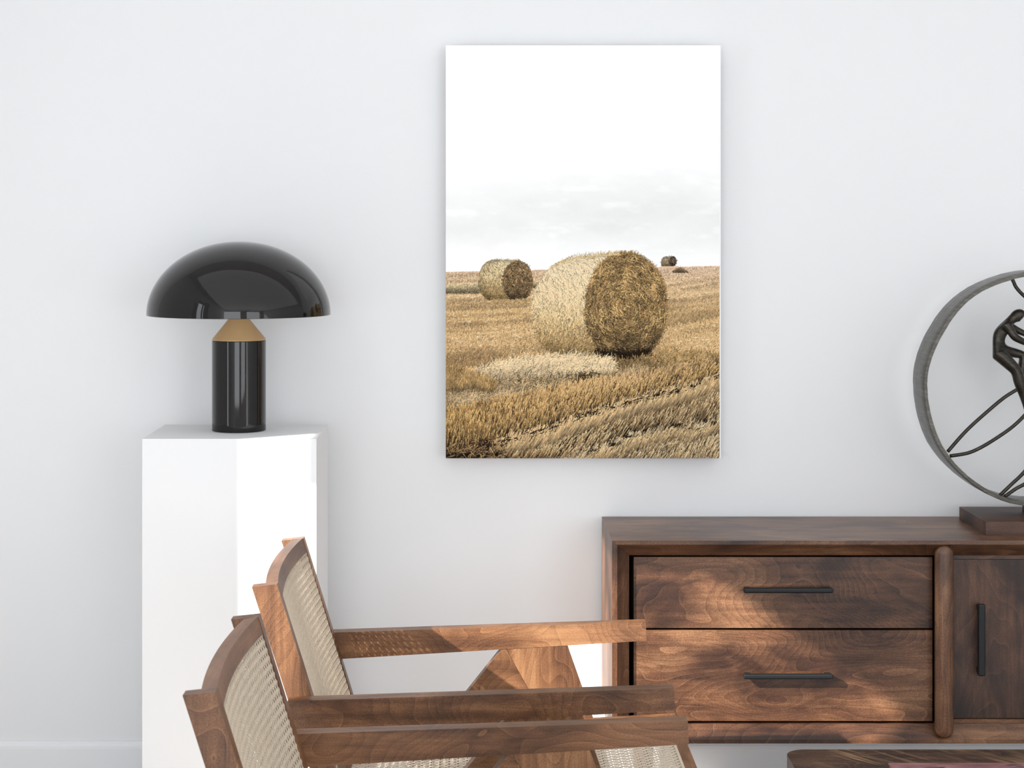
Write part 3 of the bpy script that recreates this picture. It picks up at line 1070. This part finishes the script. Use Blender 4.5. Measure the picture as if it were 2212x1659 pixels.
    strokes(x, y, np.radians(R.normal(30, 50, nn)), 3 + 3 * R.random(nn), 0.7, c * 0.8, c)
    # great bale
    blob([(1353, 781), (1310, 778), (1262, 770), (1222, 764), (1191, 756), (1173, 744), (1160, 716), (1154, 676), (1155, 645), (1161, 617), (1173, 595), (1188, 580), (1210, 567), (1250, 557), (1300, 551), (1353, 549)], (0.50, 0.41, 0.26))
    disc_fill(1354, 664.5, 88, 115, (0.17, 0.115, 0.06))
    bale(1354.5, 664.5, 88, 115, -124, -1.0, 0.885, 26000, 17000, np.array([0.985, 0.893, 0.745]), np.array([0.63, 0.515, 0.345]), 0.98, 14.0)
    # fuzz on the outline
    nn = 520
    th = R.random(nn) * 2.2 + 0.25
    x = 1354 + 88 * np.cos(th); y = 664.5 - 115 * np.sin(th)
    c = pick(nn, np.tile(np.array([[0.55, 0.44, 0.28]]), (nn, 1)), 0.25)
    strokes(x, y, th + R.normal(0, .9, nn), 3 + 5 * R.random(nn), 0.6, c, c)
    x = 1190 + 150 * R.random(nn); y = np.interp(x, [1188, 1210, 1250, 1300, 1340], [581, 568, 558, 552, 550]) + 1
    c = pick(nn, np.tile(np.array([[0.80, 0.70, 0.52]]), (nn, 1)), 0.2)
    strokes(x, y, np.radians(R.normal(80, 50, nn)), 2 + 3.5 * R.random(nn), 0.6, c, c)
    # shadowed foot of the great bale
    nn = 900
    x = 1285 + 120 * R.random(nn); y = 765 + 20 * R.random(nn) - ((x - 1345) / 60) ** 2 * 8
    c = pick(nn, np.tile(np.array([[0.13, 0.09, 0.045]]), (nn, 1)), 0.5)
    strokes(x, y, np.radians(R.normal(70, 35, nn)), 5 + 9 * R.random(nn), 0.9, c * .7, c)

    # ---- loose straw pile in front of the bale
    def pile(n, fx_, table_fn, a_mu, a_sd, ln):
        x, y = fx_(n)
        c = pick(len(x), table_fn(x, y), 0.20)
        dk = R.random(len(x)) < 0.12
        c[dk] *= 0.45
        strokes(x, y, np.radians(R.normal(a_mu, a_sd, len(x))), ln * (0.5 + R.random(len(x))), 0.85, c * 0.9, c, R.normal(0, .5, len(x)))

    def reg(top, bot, xa, xb):
        tx, ty = zip(*top); bx_, by_ = zip(*bot)

        def f(n):
            x = xa + (xb - xa) * R.random(n)
            v = R.random(n)
            t_, b_ = np.interp(x, tx, ty), np.interp(x, bx_, by_)
            return x, t_ + (b_ - t_) * v
        return f
    blotchy = lambda x, y: 0.68 + 0.66 * fbm(x / 26, y / 13, 3)
    # right and rear of the pile, dull olive straw
    pile(6000, reg([(1270, 768), (1310, 778), (1360, 782), (1410, 774), (1440, 756), (1490, 764), (1557, 776)], [(1270, 832), (1320, 826), (1383, 815), (1471, 796), (1557, 782)], 1270, 1557),
         lambda x, y: np.array([[0.66, 0.545, 0.37]]) * (blotchy(x, y) * np.interp(x, [1270, 1330, 1420, 1480, 1557], [1.05, 0.72, 0.88, 1.1, 1.05]))[:, None], 15, 50, 12)
    # sunlit bank
    pile(8000, reg([(1010, 806), (1060, 788), (1120, 776), (1190, 766), (1250, 768), (1320, 780)], [(1010, 826), (1060, 830), (1130, 834), (1220, 838), (1320, 816)], 1005, 1322),
         lambda x, y: np.array([[0.98, 0.865, 0.69]]) * (np.interp(y, [766, 786, 805, 822, 838], [1.06, 1.07, 0.94, 0.72, 0.60]) * (0.76 + 0.48 * fbm(x / 26, y / 12, 3)))[:, None], 8, 32, 13)
    # grey-green swath running out to the left edge
    pile(7500, reg([(955, 842), (1010, 826), (1090, 822), (1200, 822), (1300, 812), (1380, 800)], [(955, 898), (1030, 884), (1120, 864), (1220, 844), (1300, 832), (1390, 818)], 955, 1390),
         lambda x, y: np.array([[0.76, 0.655, 0.495]]) * (blotchy(x, y) * np.interp(y, [812, 835, 870, 896], [0.92, 0.84, 0.98, 0.74]))[:, None], 2, 40, 15)
    # dark hollow
    pile(170, lambda n: (R.normal(1262, 26, n), R.normal(814, 6, n)), lambda x, y: np.tile(np.array([[0.27, 0.20, 0.12]]), (len(x), 1)), 10, 40, 9)
    pile(110, lambda n: (R.normal(1160, 60, n), R.normal(824, 7, n)), lambda x, y: np.tile(np.array([[0.42, 0.34, 0.22]]), (len(x), 1)), 10, 40, 8)

    # ---- foreground stubble bands
    f1x, f1y = zip((963, 985), (1030, 974), (1078, 955), (1130, 943), (1170, 935), (1232, 909), (1280, 893), (1357, 869), (1409, 857), (1478, 841), (1540, 817), (1557, 811))
    t1x, t1y = zip((963, 892), (1088, 869), (1206, 841), (1294, 826), (1383, 812), (1472, 792), (1557, 778))
    f2x, f2y = zip((1200, 998), (1263, 981), (1325, 962), (1362, 946), (1420, 934), (1460, 924), (1500, 930), (1540, 914), (1557, 906))
    F1 = lambda x: np.interp(x, f1x, f1y)
    T1 = lambda x: np.interp(x, t1x, t1y)
    F2 = lambda x: np.interp(x, f2x, f2y)
    # dark earth beneath
    under = YY > T1(XX) + 14
    earth = (0.55 + 0.9 * fbm(XX / 9, YY / 6, 3))[..., None] * np.array([0.165, 0.115, 0.075])
    img[under] = earth[under]
    # golden tufts at the left edge, between the swath and the far stubble
    n = 2200
    x = X0 - 5 + 110 * R.random(n) ** 1.3
    y = np.interp(x, [963, 1010, 1075], [800, 808, 836]) + np.interp(x, [963, 1075], [46, 12]) * R.random(n) + R.normal(0, 3, n)
    c = pick(n, np.array([[0.68, 0.555, 0.37]]) * (0.70 + 0.6 * fbm(x / 14, y / 14, 3))[:, None], 0.2)
    strokes(x, y, np.radians(R.normal(76, 14, n)), 16 * (0.5 + 0.6 * R.random(n)), 0.9, c * .5, c)
    # band one: golden, nearly upright
    n = 15000
    x = X0 - 10 + (X1 - X0 + 20) * R.random(n)
    v = R.random(n)
    fr = np.interp(x, [963, 1050, 1200, 1557], [14, 14, 9, 7])
    y = T1(x) + 14 + (F1(x) - fr - T1(x) - 14) * v
    tone = np.interp(v, [0, .5, .85, 1], [0.98, 1.0, 0.88, 0.70]) * (0.70 + 0.60 * fbm(x / 22, y / 30, 3))
    hue = np.interp(x, [963, 1200, 1380, 1557], [0, .5, 1, 1])[:, None]
    c = (1 - hue) * np.array([[0.73, 0.58, 0.365]]) + hue * np.array([[0.82, 0.67, 0.48]])
    c = c * np.interp(x, [963, 1200, 1300, 1420, 1557], [1.0, 1.12, 1.18, 0.92, 0.78])[:, None]
    c = pick(n, c * tone[:, None], 0.20)
    dk = R.random(n) < 0.14
    c[dk] *= 0.42
    a = np.radians(np.interp(x, [963, 1150, 1557], [80, 72, 62]) + R.normal(0, 9, n))
    ln = np.interp(x, [963, 1250, 1557], [30, 32, 23]) * (0.40 + 0.75 * R.random(n))
    strokes(x, y, a, ln, 1.05, c * 0.40, cap(c * 1.08), R.normal(0, .05, n))
    # loose sticks lying in the furrow
    n = 620
    x = X0 + (1430 - X0) * R.random(n) ** 1.3
    y = F1(x) + R.normal(0, 1, n) * np.interp(x, [963, 1200, 1430], [11, 8, 4])
    c = pick(n, np.tile(np.array([[0.58, 0.46, 0.34]]), (n, 1)), 0.34)
    strokes(x, y, np.radians(R.normal(0, 40, n)), 8 + 16 * R.random(n), 0.8, c * .7, c)
    # band two: long pale stalks leaning to the right
    n = 15000
    x = X0 + 40 + (X1 - X0 - 20) * R.random(n)
    lo = F1(x) + np.interp(x, [1000, 1250, 1557], [26, 24, 20])
    hi = np.minimum(F2(x) - 6, 1012)
    hi = np.where(x < 1230, 1012, hi)
    v = R.random(n)
    y = lo + (hi - lo) * v
    k = (hi > lo) & (x > np.interp(y, [985, 1012], [1075, 1050]) - 10)
    x, y, v = x[k], y[k], v[k]; n = len(x)
    tone = np.interp(v, [0, .3, .75, 1], [1.12, 1.06, 0.92, 0.66]) * (0.48 + 1.08 * fbm(x / 20 + 4, (y + .6 * x) / 24, 3))
    c = np.array([[0.985, 0.83, 0.615]]) * np.interp(x, [1050, 1200, 1557], [0.86, 0.98, 1.04])[:, None]
    c = pick(n, c * tone[:, None], 0.25)
    dk = R.random(n) < 0.13
    c[dk] *= 0.25
    a = np.radians(np.interp(x, [1050, 1300, 1557], [58, 56, 60]) + R.normal(0, 7, n))
    ln = 52 * (0.35 + 0.80 * R.random(n))
    bd = R.normal(0.04, .05, n)
    first = R.random(n) < 0.80
    c2 = cap(c * 1.10)
    strokes(x[first], y[first], a[first], ln[first], 1.05, c[first] * 0.36, c2[first], bd[first])
    # dark hollows of the second furrow, crossed by leaning stalks
    for (hx, hy, wx, wy) in ((1278, 975, 24, 7), (1325, 962, 14, 5), (1362, 945, 22, 6), (1463, 921, 12, 4), (1497, 931, 16, 6), (1545, 922, 12, 8), (1408, 910, 14, 4), (1210, 985, 20, 6)):
        nn = 70
        xx_, yy_ = R.normal(hx, wx * .45, nn), R.normal(hy, wy * .5, nn)
        c = pick(nn, np.tile(np.array([[0.10, 0.07, 0.045]]), (nn, 1)), 0.4)
        strokes(xx_, yy_, np.radians(R.normal(35, 16, nn)), 8 + 8 * R.random(nn), 1.2, c, c)
    q = ~first
    strokes(x[q], y[q], a[q], ln[q], 1.05, c2[q] * 0.40, c2[q], bd[q])
    # band three: greyer stalks in the lower right corner
    n = 5600
    x = 1180 + 400 * R.random(n)
    lo = F2(x) + 16
    y = lo + (1016 - lo) * R.random(n) ** 0.9
    k = (lo < 1010)
    x, y = x[k], y[k]; n = len(x)
    tone = (0.48 + 1.08 * fbm(x / 17 + 8, (y + .5 * x) / 20, 3)) * np.interp(y, [930, 985, 1016], [1.05, 0.96, 0.8])
    c = np.array([[0.985, 0.865, 0.68]]) * np.ones((n, 1))
    c = pick(n, c * tone[:, None], 0.25)
    dk = R.random(n) < 0.14
    c[dk] *= 0.24
    a = np.radians(np.interp(x, [1180, 1400, 1557], [50, 54, 62]) + R.normal(0, 8, n))
    strokes(x, y, a, 48 * (0.35 + 0.80 * R.random(n)), 1.05, c * 0.36, c, R.normal(0.02, .05, n))
    # deep gaps and catching highlights among the front stalks
    for (nn, ca, cb, wd_, l0) in ((1500, (0.07, 0.048, 0.03), (0.20, 0.14, 0.085), 0.9, 22), (1100, (0.50, 0.38, 0.24), (0.985, 0.88, 0.69), 0.75, 26)):
        x = X0 + 70 + (X1 - X0 - 60) * R.random(nn)
        y = F1(x) + 22 + (1005 - F1(x) - 22) * R.random(nn)
        k = (y > F1(x) + 36) & (np.abs(y - F2(x) - 6) > 12) & (x > 1090 - (y - 985) * 2)
        x, y = x[k], y[k]; n = len(x)
        a = np.radians(np.interp(x, [1050, 1300, 1557], [56, 56, 61]) + R.normal(0, 7, n))
        strokes(x, y, a, l0 * (0.4 + 0.8 * R.random(n)), wd_, np.tile(np.array([ca]), (n, 1)), np.tile(np.array([cb]), (n, 1)), R.normal(0.02, .05, n), R.permutation(n))
    for (nn, ca, cb, wd_, l0) in ((700, (0.09, 0.06, 0.035), (0.26, 0.18, 0.10), 0.9, 16), (900, (0.46, 0.34, 0.19), (0.95, 0.80, 0.55), 0.7, 20)):
        x = X0 + (X1 - X0) * R.random(nn)
        y = T1(x) + 16 + (F1(x) - T1(x) - 22) * R.random(nn)
        a = np.radians(np.interp(x, [963, 1150, 1557], [80, 72, 62]) + R.normal(0, 8, nn))
        strokes(x, y, a, l0 * (0.4 + 0.8 * R.random(nn)), wd_, np.tile(np.array([ca]), (nn, 1)), np.tile(np.array([cb]), (nn, 1)), R.normal(0, .05, nn), R.permutation(nn))
    # dark earth showing in the two furrows, then the stalk tips that lean over it
    n = 620
    x = X0 + (X1 - X0) * R.random(n)
    y = F1(x) + 2 + R.normal(0, 1, n) * np.interp(x, [963, 1150, 1300, 1557], [7, 6, 4.5, 4])
    k = fbm(x / 24, y / 60, 2) > 0.36
    x, y = x[k], y[k]; n = len(x)
    c = pick(n, np.tile(np.array([[0.15, 0.105, 0.07]]), (n, 1)), 0.5)
    strokes(x, y, np.radians(R.normal(24, 18, n)), 5 + 8 * R.random(n), 1.1, c, c)
    for (hx, hy, wx, wy) in ((1278, 975, 24, 5), (1325, 962, 14, 4), (1362, 945, 22, 5), (1463, 921, 12, 3), (1497, 931, 16, 5), (1545, 920, 12, 6)):
        nn = 26
        c = pick(nn, np.tile(np.array([[0.13, 0.09, 0.06]]), (nn, 1)), 0.4)
        strokes(R.normal(hx, wx * .5, nn), R.normal(hy, wy * .5, nn), np.radians(R.normal(35, 14, nn)), 6 + 7 * R.random(nn), 1.1, c, c)
    n = 1500
    x = 1090 + (X1 - 1090) * R.random(n)
    y = np.where(R.random(n) < 0.62, F1(x) + 22 + 12 * R.random(n), F2(x) + 18 + 12 * R.random(n))
    c = pick(n, np.tile(np.array([[0.86, 0.73, 0.54]]), (n, 1)), 0.26)
    strokes(x, y, np.radians(R.normal(58, 7, n)), 20 + 14 * R.random(n), 0.9, c * 0.5, c)
    # dark lower left corner with sticks
    n = 260
    x = X0 + 120 * R.random(n); y = 984 + 8 * R.random(n) - (x - X0) * 0.06
    c = pick(n, np.tile(np.array([[0.09, 0.065, 0.045]]), (n, 1)), 0.4)
    strokes(x, y, np.radians(R.normal(20, 40, n)), 10 * R.random(n) + 5, 1.3, c, c)
    n = 110
    x = X0 + 130 * R.random(n); y = 968 + 24 * R.random(n)
    c = pick(n, np.tile(np.array([[0.62, 0.50, 0.34]]), (n, 1)), 0.3)
    strokes(x, y, np.radians(R.normal(60, 55, n)), 8 + 14 * R.random(n), 0.8, c * .6, c)

    low = img.reshape(Hp // S, S, Wp // S, S, 3).mean((1, 3))        # one sample per point of the print
    soft = low.copy()
    for ax_ in (0, 1):
        soft = 0.5 * soft + 0.25 * (np.roll(soft, 1, ax_) + np.roll(soft, -1, ax_))
    m_ = (np.linspace(Y0, Y1, low.shape[0]) > 548)[:, None, None]
    low = np.where(m_, np.clip(low + 0.75 * (low - soft), 0.02, 0.99), low)
    return low, sky


def build_picture():
    low, sky = paint_picture()
    px0, px1 = 963.0, 1554.5
    ny, nx = low.shape[:2]
    cols, verts, faces = [], [], []

    def grid(xs, ys, rgb):
        base = sum(len(v) for v in verts)
        PX, PY = np.meshgrid(xs, ys)
        v = np.stack([(PX - VX) * KC, np.full(PX.shape, -0.0655), EYE - (PY - VY) * KC], -1).reshape(-1, 3) - np.array(CVO)
        verts.append(v)
        cols.append(rgb.reshape(-1, 3))
        h, w = PX.shape
        i = (np.arange(h - 1)[:, None] * w + np.arange(w - 1)[None]).reshape(-1) + base
        faces.append(np.stack([i, i + w, i + w + 1, i + 1], 1))
    xs = np.linspace(px0, px1, nx)
    ys = np.linspace(540.0, 990.0, ny)
    grid(xs, ys, low)
    xs2, ys2 = np.linspace(px0, px1, 200), np.linspace(98.0, 540.0, 150)
    gx, gy = np.meshgrid(xs2, ys2)
    grid(xs2, ys2, sky(gx, gy))
    V, F, Cc = np.concatenate(verts), np.concatenate(faces), np.concatenate(cols)
    me = bpy.data.meshes.new('printed_picture')
    me.vertices.add(len(V)); me.vertices.foreach_set('co', V.astype(np.float32).ravel())
    me.loops.add(F.size); me.loops.foreach_set('vertex_index', F.astype(np.int32).ravel())
    me.polygons.add(len(F)); me.polygons.foreach_set('loop_start', np.arange(0, F.size, 4, dtype=np.int32))
    me.update(calc_edges=True)
    lin = np.where(Cc <= 0.04045, Cc / 12.92, ((Cc + 0.055) / 1.055) ** 2.4) * PRINT_GAIN
    at = me.color_attributes.new('print', 'FLOAT_COLOR', 'POINT')
    at.data.foreach_set('color', np.concatenate([lin, np.ones((len(lin), 1))], 1).astype(np.float32).ravel())
    N = Nodes('printed_ink_on_canvas')
    a = N.n('ShaderNodeAttribute', attribute_name='print')
    N.set(Base_Color=a.outputs['Color'], Roughness=0.8)
    N.bsdf.inputs['Specular IOR Level'].default_value = 0.1
    me.materials.append(N.m)
    o = bpy.data.objects.new('printed_picture', me)
    COL.objects.link(o)
    o.parent = cv
    o['label'] = 'printed landscape of hay bales under a pale sky'


PRINT_GAIN = 1.0
build_picture()
